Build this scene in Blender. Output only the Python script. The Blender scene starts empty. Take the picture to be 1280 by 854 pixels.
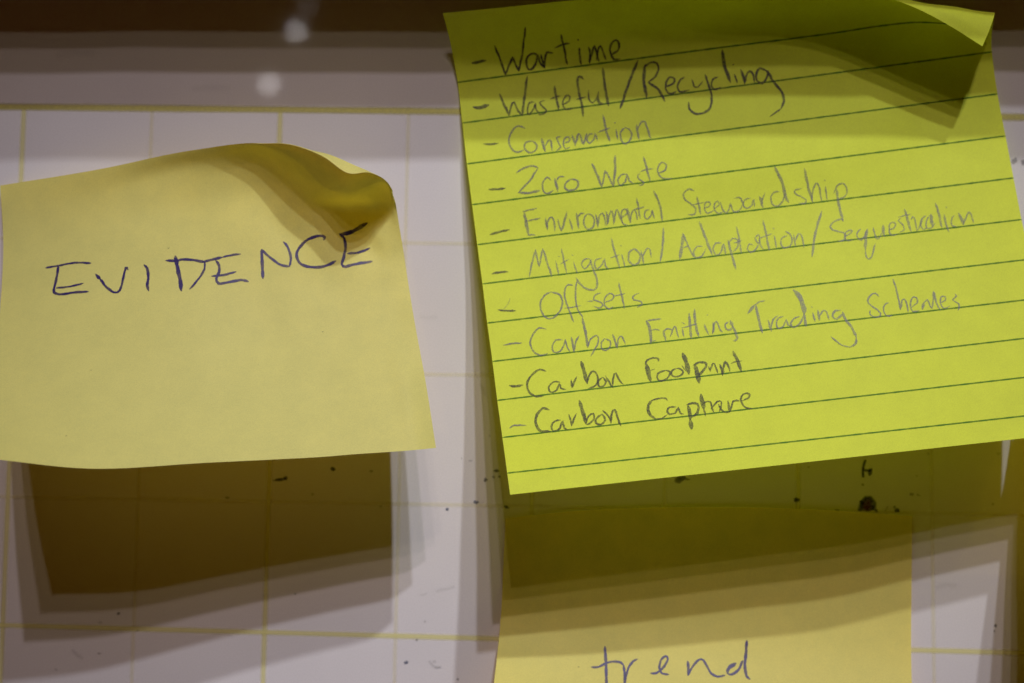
import bpy, math, random
import numpy as np
from mathutils import Vector

random.seed(7)
sc = bpy.context.scene
col = sc.collection

# ------------------------------------------------------------------ camera
cam_d = bpy.data.cameras.new('camera')
cam = bpy.data.objects.new('camera', cam_d)
col.objects.link(cam)
cam.location = (0, -0.36049, 0)
cam.rotation_euler = (math.radians(90), 0, 0)
cam_d.sensor_width = 36
cam_d.lens = 65.08
cam_d.clip_start = 0.01
cam_d.clip_end = 100
cam_d.dof.use_dof = True
cam_d.dof.focus_distance = 0.336
cam_d.dof.aperture_fstop = 15.0
sc.camera = cam

# ------------------------------------------------------------------ dim room light
world = bpy.data.worlds.new('World')
sc.world = world
world.use_nodes = True
bg = world.node_tree.nodes['Background']
bg.inputs['Color'].default_value = (1.0, 0.24, 0.015, 1)
bg.inputs['Strength'].default_value = 0.023

sc.view_settings.view_transform = 'Standard'
sc.view_settings.look = 'None'
sc.view_settings.exposure = 0.0
sc.view_settings.gamma = 1.0
sc.view_settings.use_curve_mapping = False
sc.cycles.use_denoising = True

# ------------------------------------------------------------------ row of small ceiling spots in front of and above the board
LAMPS = [  # x, distance in front of the board, height, watts, colour
    (-0.012, 3.133, 2.0, 24.5, (1, .86, .60)),
    (0.112, 2.787, 2.0, 30.5, (1, .82, .70)),
    (0.253, 2.389, 2.0, 55.0, (1, .87, .90)),
    (0.395, 1.994, 2.0, 84.0, (.93, .95, 1)),
    (0.530, 1.595, 2.0, 98.0, (.98, 1, .99)),
]
AIM = Vector((.007, 0, -.012))
for x, d, z, p, c in LAMPS:
    l = bpy.data.lights.new('ceiling_spot', 'SPOT')
    l.energy = p
    l.shadow_soft_size = 0.027
    l.spot_size = math.radians(7.8)
    l.spot_blend = 1.0
    l.color = c
    o = bpy.data.objects.new('ceiling_spot', l)
    o.location = (x, -d, z)
    o.rotation_euler = (AIM - o.location).to_track_quat('-Z', 'Y').to_euler()
    col.objects.link(o)
# farther, weaker lamps of the same room, seen only as soft discs mirrored in the board
for x, d, z, p in [(-1.63, 12.05, 1.725, .85), (-1.203, 9.95, 1.732, .5), (-1.057, 9.25, 1.74, .05)]:
    l = bpy.data.lights.new('far_ceiling_lamp', 'POINT')
    l.energy = p
    l.shadow_soft_size = 0.012
    l.color = (1.0, 0.95, 0.97)
    o = bpy.data.objects.new('far_ceiling_lamp', l)
    o.location = (x, -d, z)
    col.objects.link(o)

# ------------------------------------------------------------------ data: shape of each note (mm) and the writing on it
COLUMNS = {
 'list': [
  (0, [(0.0, -13.137, -9.035, 62.345),(0.05, -12.115, -5.608, 58.583),(0.1, -11.366, -2.648, 54.896),(0.16, -10.561, -1.09, 50.32),(0.236, -9.635, -2.025, 42.289),(0.312, -8.714, -3.583, 34.24),(0.387, -7.675, -5.297, 26.247),(0.463, -6.642, -7.166, 18.475),(0.539, -5.602, -10.126, 10.901),(0.615, -4.648, -13.553, 3.448),(0.69, -3.632, -17.448, -3.706),(0.766, -2.694, -21.654, -10.777),(0.842, -1.737, -25.548, -17.369),(0.918, -0.856, -30.222, -23.492),(1.0, -0.326, -32.558, -27.138)]),
  (0.5, [(0.0, 38.016, -12.774, 66.265),(0.05, 39.136, -8.101, 64.415),(0.1, 40.118, -3.427, 61.257),(0.16, 41.157, -1.09, 57.154),(0.236, 42.034, -1.558, 49.291),(0.312, 42.547, -3.116, 41.046),(0.387, 43.337, -4.865, 32.858),(0.463, 44.148, -6.372, 24.843),(0.539, 44.953, -9.054, 16.975),(0.615, 45.591, -12.303, 9.382),(0.69, 46.243, -15.852, 2.043),(0.766, 46.838, -19.65, -5.012),(0.842, 47.411, -23.944, -11.794),(0.918, 48.027, -28.237, -18.229),(1.0, 48.453, -30.714, -21.93)]),
  (0.72, [(0.0, 61.836, -16.513, 66.444),(0.03, 61.947, -13.397, 67.046),(0.06, 62.214, -9.347, 66.615),(0.1, 62.987, -4.985, 64.216),(0.16, 63.877, -1.714, 60.001),(0.236, 64.863, -1.402, 52.378),(0.312, 65.257, -2.648, 44.087),(0.387, 66.038, -4.274, 35.83),(0.463, 66.736, -5.883, 27.683),(0.539, 67.518, -8.596, 19.685),(0.615, 68.257, -11.81, 12.058),(0.69, 68.65, -15.139, 4.626),(0.766, 69.244, -18.836, -2.401),(0.842, 69.663, -22.884, -9.287),(0.918, 70.16, -27.109, -15.862),(1.0, 70.499, -29.574, -19.602)]),
  (0.8, [(0.0, 70.943, -17.759, 63.242),(0.03, 70.447, -15.111, 64.775),(0.06, 70.549, -10.905, 65.564),(0.1, 70.942, -5.92, 64.507),(0.16, 71.845, -2.181, 61.161),(0.236, 73.088, -1.402, 53.483),(0.312, 73.484, -2.492, 45.188),(0.387, 74.177, -3.778, 36.917),(0.463, 75.003, -5.556, 28.73),(0.539, 75.816, -8.056, 20.694),(0.615, 76.546, -11.115, 13.043),(0.69, 77.105, -14.327, 5.596),(0.766, 77.603, -17.779, -1.45),(0.842, 78.027, -22.044, -8.367),(0.918, 78.372, -25.877, -15.042),(1.0, 78.698, -28.165, -18.817)]),
  (0.86, [(0.0, 75.762, -18.071, 61.186),(0.03, 76.072, -16.669, 62.7),(0.06, 76.427, -13.709, 63.539),(0.1, 76.986, -8.412, 63.901),(0.14, 77.496, -4.673, 62.735),(0.19, 78.28, -2.493, 59.097),(0.236, 79.105, -1.558, 54.273),(0.312, 79.656, -1.869, 46.064),(0.387, 80.299, -3.248, 37.747),(0.463, 81.022, -5.393, 29.489),(0.539, 81.871, -7.846, 21.424),(0.615, 82.667, -10.768, 13.768),(0.69, 83.264, -13.909, 6.304),(0.766, 83.804, -17.251, -0.737),(0.842, 84.311, -21.231, -7.685),(0.918, 84.712, -24.821, -14.416),(1.0, 84.999, -27.109, -18.212)]),
  (0.93, [(0.0, 81.533, -17.448, 58.259),(0.03, 82.349, -17.136, 60.537),(0.07, 83.544, -14.643, 62.397),(0.1, 84.07, -11.216, 62.638),(0.14, 84.509, -6.854, 61.586),(0.19, 84.945, -3.739, 59.354),(0.236, 85.936, -2.181, 55.115),(0.312, 86.747, -2.025, 46.983),(0.387, 87.772, -3.187, 38.715),(0.463, 88.735, -5.229, 30.458),(0.539, 89.221, -7.593, 22.31),(0.615, 89.708, -10.42, 14.601),(0.69, 90.752, -13.393, 7.164),(0.766, 91.854, -16.547, 0.188),(0.842, 92.523, -20.323, -6.787),(0.918, 92.982, -23.764, -13.576),(1.0, 93.362, -26.053, -17.381)]),
  (1, [(0.0, 87.364, -16.669, 54.825),(0.03, 88.364, -16.824, 57.177),(0.07, 89.687, -15.734, 60.338),(0.095, 90.439, -13.709, 61.591),(0.12, 91.013, -11.216, 61.581),(0.15, 91.682, -7.478, 60.562),(0.19, 92.261, -4.362, 58.634),(0.236, 92.782, -2.648, 55.979),(0.312, 93.987, -2.181, 47.923),(0.387, 95.273, -3.166, 39.684),(0.463, 96.302, -5.066, 31.41),(0.539, 97.191, -7.416, 23.268),(0.615, 98.125, -10.073, 15.597),(0.69, 98.95, -13.026, 8.108),(0.766, 99.884, -16.019, 1.116),(0.842, 100.683, -19.364, -5.897),(0.918, 101.541, -22.884, -12.693),(1.0, 101.92, -24.997, -16.528)]),
 ],
 'evidence': [
  (0, [(0.0, -99.269, -1.558, 30.246),(0.15, -97.878, -4.362, 19.545),(0.3, -96.811, -9.347, 10.167),(0.5, -95.121, -18.694, -0.443),(0.75, -92.091, -31.624, -12.506),(1.0, -88.563, -44.709, -20.06)]),
  (0.25, [(0.0, -79.021, -7.478, 32.798),(0.08, -79.278, -7.01, 28.106),(0.16, -79.256, -7.789, 23.32),(0.3, -78.531, -11.684, 14.621),(0.5, -76.749, -20.252, 1.764),(0.75, -74.289, -31.156, -11.812),(1.0, -72.111, -40.815, -21.965)]),
  (0.5, [(0.0, -59.76, -12.151, 36.052),(0.08, -60.286, -9.97, 32.567),(0.15, -60.491, -9.658, 27.593),(0.3, -60.051, -13.086, 17.565),(0.5, -58.571, -19.94, 3.973),(0.75, -55.976, -28.352, -10.047),(1.0, -53.185, -36.609, -21.204)]),
  (0.66, [(0.0, -46.696, -17.448, 36.764),(0.03, -46.696, -17.448, 36.616),(0.12, -47.59, -13.086, 33.328),(0.2, -47.825, -11.372, 28.212),(0.3, -47.269, -13.241, 19.358),(0.5, -45.892, -17.915, 4.737),(0.75, -43.422, -25.548, -8.684),(1.0, -40.658, -33.805, -20.752)]),
  (0.76, [(0.0, -38.967, -21.498, 35.304),(0.025, -39.043, -23.367, 35.62),(0.045, -39.152, -23.056, 35.215),(0.1, -39.843, -19.005, 32.76),(0.17, -40.706, -14.176, 28.734),(0.25, -40.589, -12.618, 22.098),(0.35, -39.976, -14.02, 14.523),(0.5, -38.987, -17.448, 4.744),(0.75, -35.996, -24.613, -8.709),(1.0, -33.176, -32.403, -20.416)]),
  (0.82, [(0.0, -33.392, -23.056, 34.121),(0.022, -33.973, -25.237, 33.539),(0.04, -34.134, -25.081, 33.192),(0.1, -34.929, -20.875, 30.379),(0.16, -35.749, -16.513, 27.499),(0.2, -35.966, -13.709, 25.626),(0.26, -35.73, -13.086, 22.969),(0.35, -35.067, -13.709, 14.536),(0.5, -33.994, -16.98, 4.75),(0.75, -30.828, -23.99, -8.434),(1.0, -28.139, -31.624, -20.038)]),
  (0.87, [(0.0, -28.7, -23.367, 32.123),(0.022, -29.589, -26.483, 30.527),(0.036, -29.661, -26.483, 30.311),(0.09, -30.257, -23.056, 28.726),(0.14, -30.884, -18.538, 27.042),(0.185, -31.292, -14.02, 25.303),(0.24, -31.254, -12.774, 22.99),(0.3, -31.043, -12.618, 18.34),(0.35, -30.884, -13.553, 13.793),(0.5, -30.026, -16.513, 4.757),(0.75, -26.648, -23.523, -8.009),(1.0, -23.921, -31.0, -19.791)]),
  (0.92, [(0.0, -25.004, -22.121, 30.487),(0.022, -25.691, -24.613, 30.698),(0.036, -25.763, -24.613, 30.48),(0.09, -26.368, -21.498, 28.859),(0.14, -27.104, -17.759, 27.104),(0.185, -27.586, -13.553, 25.337),(0.24, -27.372, -12.463, 21.807),(0.3, -27.108, -11.995, 17.62),(0.35, -26.56, -13.241, 13.055),(0.5, -25.59, -16.201, 4.761),(0.75, -22.456, -23.056, -7.728),(1.0, -19.686, -30.377, -19.544)]),
  (0.965, [(0.0, -22.364, -17.759, 28.436),(0.03, -22.852, -19.317, 29.192),(0.05, -23.021, -19.005, 28.923),(0.1, -23.677, -15.89, 27.4),(0.17, -24.042, -12.774, 24.493),(0.25, -23.332, -12.151, 17.913),(0.35, -22.519, -13.086, 12.31),(0.5, -21.593, -15.89, 4.616),(0.75, -18.974, -22.744, -7.444),(1.0, -16.444, -29.598, -19.304)]),
  (1, [(0.0, -22.289, -14.332, 27.524),(0.04, -21.85, -14.176, 26.19),(0.1, -21.562, -12.774, 24.192),(0.17, -21.149, -12.151, 21.375),(0.25, -20.49, -11.839, 17.326),(0.35, -19.684, -12.774, 12.321),(0.5, -18.316, -15.89, 4.765),(0.75, -15.821, -21.498, -7.325),(1.0, -13.667, -27.573, -19.134)]),
 ],
 'trend': [
  (0, [(0.0, -1.245, -0.312, -34.398),(0.1, -1.634, -0.467, -41.851),(0.2, -1.942, -0.935, -49.41),(0.3, -2.397, -2.648, -56.133),(0.38, -2.911, -5.92, -60.676),(0.46, -3.484, -9.97, -65.133),(0.7, -5.39, -23.367, -76.921),(1.0, -7.568, -42.061, -87.104)]),
  (0.2, [(0.0, 11.829, -0.312, -32.997),(0.1, 11.824, -0.467, -40.606),(0.2, 11.809, -0.935, -48.167),(0.3, 11.768, -2.181, -55.123),(0.38, 11.696, -4.362, -60.173),(0.46, 11.594, -7.478, -65.139),(0.7, 10.758, -19.473, -77.809),(1.0, 9.494, -37.388, -88.382)]),
  (0.5, [(0.0, 34.554, -0.312, -32.219),(0.1, 34.539, -0.467, -39.828),(0.2, 34.494, -0.935, -47.39),(0.3, 34.404, -1.869, -54.551),(0.38, 34.225, -3.739, -59.97),(0.46, 34.109, -6.543, -65.005),(0.7, 33.503, -17.448, -78.271),(1.0, 32.705, -34.272, -89.234)]),
  (0.75, [(0.0, 56.033, -0.312, -32.53),(0.1, 56.009, -0.467, -40.139),(0.2, 55.96, -0.779, -47.722),(0.3, 55.815, -1.714, -54.729),(0.38, 55.751, -3.116, -60.075),(0.46, 55.564, -5.297, -65.234),(0.7, 55.148, -15.578, -78.698),(1.0, 54.08, -31.156, -90.087)]),
  (1, [(0.0, 77.823, -0.312, -33.931),(0.1, 77.79, -0.467, -41.229),(0.2, 77.645, -0.779, -48.654),(0.3, 77.433, -1.402, -55.553),(0.38, 77.197, -2.493, -60.799),(0.46, 76.948, -4.362, -65.868),(0.7, 76.209, -14.02, -79.053),(1.0, 75.247, -28.82, -90.726)]),
 ],
 'side': [
  (0, [(0.0, 99.597, -0.935, 0.311),(0.16, 98.808, -6.543, -11.166),(0.3, 98.006, -13.709, -19.931),(0.45, 97.404, -21.03, -29.779),(0.65, 97.29, -30.377, -39.658),(1.0, 96.062, -45.177, -50.824)]),
  (0.5, [(0.0, 139.183, -0.623, -3.577),(0.2, 139.31, -6.231, -16.534),(0.4, 138.616, -15.578, -28.766),(0.6, 137.12, -26.483, -39.404),(1.0, 134.821, -40.503, -51.578)]),
  (1, [(0.0, 177.284, -0.623, -3.577),(0.2, 177.583, -6.231, -16.534),(0.4, 177.022, -14.799, -28.831),(0.6, 175.462, -24.925, -39.588),(1.0, 173.134, -37.388, -52.08)]),
 ],
}
# handwriting: note, what it says, pressure, lowered where glare is painted in, strokes as (width in mm, [(across, down) in thousandths of the note])
WRITING = [
 ('list', 'bullet dash before Wartime', 0.95, [(0.565,[(33,119),(39,119),(46,118),(52,117),(59,117)])]),
 ('list', 'Wartime', 0.95, [(0.394,[(80,83),(81,90),(82,98),(84,106),(85,115),(86,123),(87,132),(88,141),(89,149),(90,157)]),(0.394,[(90,157),(93,151),(96,144),(99,137),(103,130),(106,123),(109,116)]),(0.394,[(109,116),(110,123),(111,130),(112,137),(114,145),(116,153)]),(0.394,[(116,153),(118,145),(120,139),(122,131),(125,123),(128,113),(130,105),(132,96),(134,87),(136,78),(139,69),(141,60),(143,51)]),(0.394,[(156,123),(153,117),(149,114),(143,115),(137,120),(133,129),(132,138),(132,146),(134,152),(138,153),(143,150),(148,143),(152,134),(154,125),(156,120),(157,127),(157,138),(159,144),(161,148),(163,151),(164,153)]),(0.394,[(162,120),(162,129),(163,139),(163,148),(164,153),(165,146),(167,135),(170,124),(174,116),(176,115),(178,117),(181,118),(185,119)]),(0.394,[(206,77),(206,85),(206,92),(207,101),(207,110),(207,118),(207,126),(206,135),(206,144),(207,152)]),(0.394,[(190,107),(195,105),(200,103),(205,101),(212,100),(219,100)]),(0.394,[(235,114),(234,122),(233,129),(233,136),(232,144),(232,152),(233,159)]),(0.5,[(235,93),(236,95)]),(0.394,[(252,115),(253,125),(252,135),(251,143),(249,150),(248,157)]),(0.394,[(248,157),(250,150),(252,143),(255,136),(258,127),(261,118),(263,114),(264,120),(265,132),(265,140),(265,148),(266,156)]),(0.344,[(262,151),(264,143),(266,135),(268,128),(271,119),(274,116),(276,123),(277,135),(278,144),(279,153)]),(0.394,[(291,143),(298,139),(304,135),(308,126),(309,116),(308,109),(305,106),(300,108),(295,115),(292,122),(290,129),(290,137),(291,147),(294,155),(300,156),(306,156)])]),
 ('list', 'bullet dash before Wasteful', 0.9, [(0.675,[(24,210),(29,212),(36,213),(41,212),(46,211),(52,210)])]),
 ('list', 'Wasteful', 0.75, [(0.456,[(75,193),(77,200),(79,207),(81,214),(84,220),(86,227),(88,234)]),(0.36,[(88,234),(90,228),(92,222),(94,217),(97,212),(100,211),(102,216),(104,223),(106,228),(109,232),(112,237)]),(0.456,[(112,237),(114,231),(115,224),(117,218),(118,212),(120,205),(122,199),(123,193),(125,187),(126,180),(128,174),(130,167)]),(0.314,[(138,216),(133,215),(128,216),(126,219),(124,225),(123,229),(123,234),(125,237),(130,233),(135,227),(138,221),(139,218),(139,222),(139,229),(142,234),(145,239)]),(0.314,[(157,215),(151,216),(147,218),(149,222),(153,227),(156,230),(158,234),(156,237),(152,239),(147,240),(142,239)]),(0.456,[(178,192),(178,198),(178,204),(179,210),(179,216),(180,223),(181,230),(181,237)]),(0.314,[(168,214),(173,213),(178,212),(183,211),(187,211)]),(0.314,[(189,227),(196,225),(202,222),(204,218),(204,214),(201,212),(197,212),(193,217),(190,222),(190,230),(193,236),(199,237),(207,236)]),(0.456,[(233,187),(230,183),(227,181),(224,181),(222,186),(221,191),(221,198),(222,205),(222,212),(223,219),(224,225),(225,232),(225,239),(225,247),(225,254)]),(0.314,[(216,221),(234,219)]),(0.314,[(240,207),(239,213),(239,219),(239,224),(242,229),(245,231),(250,228),(254,222)]),(0.506,[(258,213),(256,220),(255,226),(257,231),(259,234),(262,235),(265,236)]),(0.506,[(271,170),(271,177),(271,183),(271,190),(271,196),(271,202),(271,208),(272,214),(272,221),(273,227),(273,234),(274,240)])]),
 ('list', 'slash', 0.9, [(0.478,[(338,164),(335,170),(332,176),(328,182),(325,188),(323,192),(320,197),(317,202),(315,207),(312,213),(309,218),(306,224),(304,230),(301,236),(298,242),(295,248)])]),
 ('list', 'Recycling', 0.9, [(0.584,[(350,175),(348,182),(347,189),(345,196),(344,204),(344,210),(345,216),(345,223),(346,229),(346,236)]),(0.377,[(347,180),(351,177),(356,174),(360,172),(367,172),(372,175),(374,181),(374,187),(372,191),(369,196),(366,200),(361,203),(357,205),(352,208)]),(0.478,[(352,208),(357,212),(362,216),(367,220),(370,224),(372,228),(374,233),(377,239),(379,246)]),(0.377,[(384,220),(392,218),(398,216),(401,212),(401,208),(398,205),(393,204),(389,207),(385,212),(384,217),(383,223),(384,227),(387,232),(392,234),(397,233),(402,231)]),(0.329,[(420,207),(416,209),(412,211),(408,216),(405,222),(406,227),(408,232),(411,233),(416,233),(422,232),(427,231)]),(0.282,[(433,213),(435,220),(436,226),(439,228),(443,228),(448,224),(453,219)]),(0.427,[(459,207),(460,213),(461,219),(463,226),(464,232),(466,240),(467,247),(466,253),(466,259),(464,264),(462,269),(458,273),(453,275),(448,277),(442,277),(437,277),(432,275),(427,271),(423,265),(423,259),(423,253)]),(0.329,[(482,215),(477,216),(472,218),(469,224),(468,230),(470,234),(474,237),(480,236),(486,234)]),(0.639,[(496,166),(496,173),(496,180),(496,187),(496,194),(497,201),(499,207),(501,214),(502,220),(504,227)]),(0.377,[(513,214),(514,218),(515,222),(516,226),(516,230)]),(0.329,[(512,197),(514,196)]),(0.478,[(525,207),(527,211),(528,216),(529,221),(530,227),(530,233)]),(0.377,[(530,233),(532,228),(533,222),(535,218),(538,214),(542,212),(545,214),(547,218),(548,222),(548,228),(548,234)]),(0.427,[(573,215),(567,212),(561,209),(557,212),(554,217),(552,224),(553,231),(557,235),(562,237),(567,234),(571,229),(574,223),(576,216)]),(0.478,[(570,213),(574,217),(577,222),(579,226),(580,231),(583,236),(586,241),(590,247),(594,252),(597,257),(599,263),(600,269),(600,275),(597,281),(594,287)]),(0.282,[(594,287),(589,290),(583,293),(577,296),(571,299)])]),
 ('list', 'bullet dash before Conservation', 0.75, [(0.394,[(35,279),(42,281),(49,282),(56,282),(63,282)])]),
 ('list', 'Conservation', 0.6, [(0.343,[(115,261),(109,257),(103,255),(99,256),(94,259),(91,263),(87,268),(84,274),(83,279),(83,286),(85,292),(88,298),(93,302),(98,303),(103,302),(109,300)]),(0.343,[(126,286),(120,286),(114,287),(111,291),(110,297),(113,302),(117,306),(123,307),(129,305),(133,300),(134,295),(131,290),(126,286)]),(0.531,[(144,284),(145,290),(146,296),(147,302),(148,308)]),(0.343,[(149,299),(153,293),(156,289),(159,289),(161,291),(161,296),(161,302),(161,309)]),(0.299,[(180,285),(175,285),(172,286),(173,291),(175,297),(177,301),(178,304),(174,307),(168,311)]),(0.299,[(183,298),(189,297),(194,296),(196,292),(195,288),(192,287),(188,288),(185,292),(183,298),(184,304),(186,308),(190,308),(195,306)]),(0.434,[(201,285),(202,290),(204,295),(205,300),(205,305)]),(0.388,[(206,302),(209,295),(211,288),(213,284),(216,287),(218,294),(219,301),(220,304),(223,300),(226,293),(229,285)]),(0.299,[(241,288),(236,287),(233,288),(230,292),(228,297),(229,301),(232,304),(236,302),(241,298),(243,292),(244,287),(246,293),(247,301)]),(0.434,[(262,256),(263,263),(264,270),(264,276),(265,283),(266,289),(267,294),(269,300),(270,305)]),(0.256,[(250,286),(273,281)]),(0.299,[(284,285),(285,304)]),(0.256,[(282,272),(284,274)]),(0.343,[(301,284),(296,287),(292,291),(291,296),(291,302),(292,307),(295,312),(300,314),(305,311),(310,305),(312,299),(311,292),(307,287),(301,284)]),(0.388,[(323,281),(323,287),(323,293),(324,298),(324,304),(325,309)]),(0.343,[(325,290),(328,283),(332,278),(335,277),(339,278),(340,282),(341,287),(343,293),(344,298),(345,305),(347,311)])]),
 ('list', 'bullet dash before Zero', 0.8, [(0.428,[(35,363),(40,364),(45,364),(50,365),(55,365),(60,365),(65,365)])]),
 ('list', 'Zero', 0.65, [(0.36,[(90,340),(95,337),(100,335),(105,333),(111,332),(116,331),(121,331),(127,333),(131,336)]),(0.36,[(131,336),(127,341),(122,346),(118,352),(113,357),(108,361),(104,364),(99,368),(94,372),(89,376)]),(0.456,[(89,376),(95,377),(100,378),(106,379),(111,379),(117,378),(123,378),(129,377)]),(0.314,[(152,361),(149,357),(146,355),(142,357),(139,360),(136,364),(135,370),(135,376),(137,382),(141,384),(146,384),(150,382),(154,380)]),(0.456,[(160,359),(160,364),(161,370),(162,376),(162,383)]),(0.314,[(162,365),(165,360),(168,357),(173,357),(178,358)]),(0.383,[(189,364),(184,366),(180,369),(177,373),(176,378),(179,382),(183,384),(189,384),(196,383),(200,379),(202,375),(202,370),(200,367),(195,365),(189,364)])]),
 ('list', 'Waste', 0.6, [(0.456,[(232,341),(234,346),(236,352),(237,357),(239,362),(241,368),(242,374),(243,379),(245,385)]),(0.36,[(245,385),(247,380),(249,374),(251,369),(253,362),(255,357),(257,360),(260,367),(262,373),(264,380),(266,387)]),(0.456,[(266,387),(268,381),(269,375),(271,368),(273,361),(274,356),(275,350),(275,344),(276,338),(277,332)]),(0.314,[(295,368),(289,367),(284,368),(279,372),(276,377),(277,383),(280,387),(285,385),(290,381),(293,373),(295,368),(296,373),(297,380),(300,383),(305,387)]),(0.269,[(319,370),(316,371),(314,373),(314,377),(316,380),(321,384),(324,387),(323,389),(320,391),(317,391),(314,390)]),(0.407,[(329,341),(330,346),(331,351),(332,357),(333,362),(333,368),(334,374),(335,380),(336,386)]),(0.269,[(320,367),(326,365),(333,364),(339,364),(345,364)]),(0.314,[(352,374),(360,372),(366,370),(369,365),(370,361),(367,357),(362,355),(357,358),(353,365),(352,369),(353,375),(355,379),(359,383),(365,385),(371,386),(377,386)])]),
 ('list', 'bullet dash before Environmental', 0.75, [(0.428,[(26,447),(32,446),(38,445),(45,444),(51,443),(57,443),(63,442)])]),
 ('list', 'Environmental', 0.55, [(0.581,[(95,413),(95,420),(96,426),(96,433),(96,439),(97,445),(97,451),(98,457)]),(0.343,[(92,412),(98,411),(105,410),(112,410),(119,409)]),(0.343,[(96,430),(103,430),(110,429),(116,429),(123,428)]),(0.343,[(96,457),(100,457),(104,457),(107,458),(110,459)]),(0.434,[(133,429),(133,434),(133,440),(134,445),(134,451)]),(0.343,[(134,451),(134,444),(135,438),(139,432),(142,429),(145,429),(147,432),(148,437),(148,443),(148,449),(147,456)]),(0.343,[(156,434),(156,440),(157,446),(158,452),(159,457)]),(0.434,[(159,457),(162,452),(165,446),(167,440),(169,435),(172,429),(174,423)]),(0.343,[(177,436),(178,442),(179,447),(180,453),(180,458)]),(0.434,[(192,427),(192,435),(192,442),(192,449),(192,456)]),(0.343,[(194,435),(196,432),(199,429),(203,429),(206,429)]),(0.321,[(212,431),(208,434),(205,438),(203,444),(203,450),(205,456),(208,460),(213,460),(218,458),(221,454),(223,447),(223,442),(221,436),(217,433),(212,431)]),(0.388,[(227,434),(228,440),(228,446),(228,452),(228,459)]),(0.299,[(228,457),(230,450),(232,443),(233,438),(237,434),(240,433),(242,438),(243,445),(243,451),(242,457)]),(0.434,[(247,431),(248,438),(248,445),(247,451),(245,457)]),(0.299,[(246,456),(249,448),(251,441),(254,435),(256,431),(258,432),(259,437),(259,445),(259,451),(258,457)]),(0.299,[(259,455),(261,449),(262,442),(264,437),(266,431),(268,430),(270,436),(271,445),(274,452),(276,459)]),(0.299,[(273,447),(280,443),(285,440),(286,436),(285,432),(281,431),(278,432),(275,437),(274,443),(274,451),(275,457),(279,460),(284,461)]),(0.434,[(288,431),(288,438),(288,445),(289,452),(289,458)]),(0.299,[(290,457),(291,451),(292,445),(294,440),(297,436),(300,434),(302,438),(303,443),(303,449),(303,454)]),(0.343,[(307,414),(307,420),(308,425),(308,432),(308,438),(308,445),(309,452)]),(0.256,[(299,434),(305,433),(311,433),(316,432),(320,431)]),(0.299,[(328,438),(324,438),(320,439),(318,444),(317,449),(319,453),(322,455),(326,452),(331,447),(332,441),(333,439),(333,443),(334,449),(335,456)]),(0.388,[(340,404),(342,410),(344,415),(346,421),(347,426),(348,432),(349,438),(349,444),(349,450),(349,455),(349,461)])]),
 ('list', 'Stewardship', 0.5, [(0.343,[(415,414),(411,411),(406,409),(401,411),(396,415),(394,419),(395,425),(397,429),(402,433),(406,437),(411,442),(414,447),(413,452),(410,457),(405,457),(399,456)]),(0.388,[(419,425),(419,430),(420,435),(420,440),(421,446),(421,453),(422,459)]),(0.256,[(410,439),(432,437)]),(0.299,[(429,448),(435,447),(440,445),(442,441),(441,438),(437,437),(433,438),(431,443),(430,449),(431,454),(434,458),(440,457),(447,454)]),(0.299,[(448,451),(454,448),(458,445),(458,441),(456,438),(453,439),(450,442),(448,447),(448,453),(451,458),(455,461),(460,460),(465,458)]),(0.299,[(461,440),(462,448),(463,454),(466,459),(469,462),(473,459),(476,454),(478,448),(479,445),(480,449),(481,456),(483,461),(489,462),(494,460),(498,456),(501,450)]),(0.299,[(487,437),(493,436),(497,436),(500,439),(501,444),(503,449),(503,456)]),(0.299,[(518,440),(512,440),(508,441),(504,445),(502,451),(504,455),(508,458),(513,457),(519,453),(521,446),(523,443),(523,448),(523,457)]),(0.482,[(534,439),(536,444),(537,450),(537,455),(538,460)]),(0.299,[(537,451),(539,445),(542,440),(544,436),(546,433)]),(0.321,[(572,435),(567,434),(562,435),(558,438),(555,443),(555,450),(556,456),(560,460),(566,461),(571,458),(576,453),(579,447),(581,441)]),(0.581,[(569,389),(571,395),(573,400),(575,406),(577,412),(579,417),(580,424),(581,429),(581,434),(582,442),(583,449),(585,453),(587,456)]),(0.299,[(614,434),(607,435),(602,435),(600,438),(600,441),(604,445),(610,448),(615,452),(619,455),(619,459),(617,462),(611,462),(605,460)]),(0.482,[(623,399),(624,405),(624,412),(625,419),(626,426),(626,433),(627,440),(629,447),(630,455),(631,462)]),(0.343,[(630,460),(631,453),(632,447),(634,441),(636,436),(639,431),(641,428),(644,429),(646,434),(647,439),(647,446),(647,453),(648,461)]),(0.299,[(658,436),(658,461)]),(0.299,[(657,424),(659,426)]),(0.482,[(678,443),(678,450),(678,457),(678,463),(678,471),(679,477),(679,483),(680,490),(681,496),(681,503)]),(0.299,[(672,450),(676,443),(679,438),(684,435),(690,434),(694,437),(696,441),(697,447),(696,453),(693,457),(689,460),(684,461),(680,462)])]),
 ('list', 'bullet dash before Mitigation', 0.8, [(0.446,[(20,522),(27,521),(35,521),(40,521),(45,521),(50,522)])]),
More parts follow.
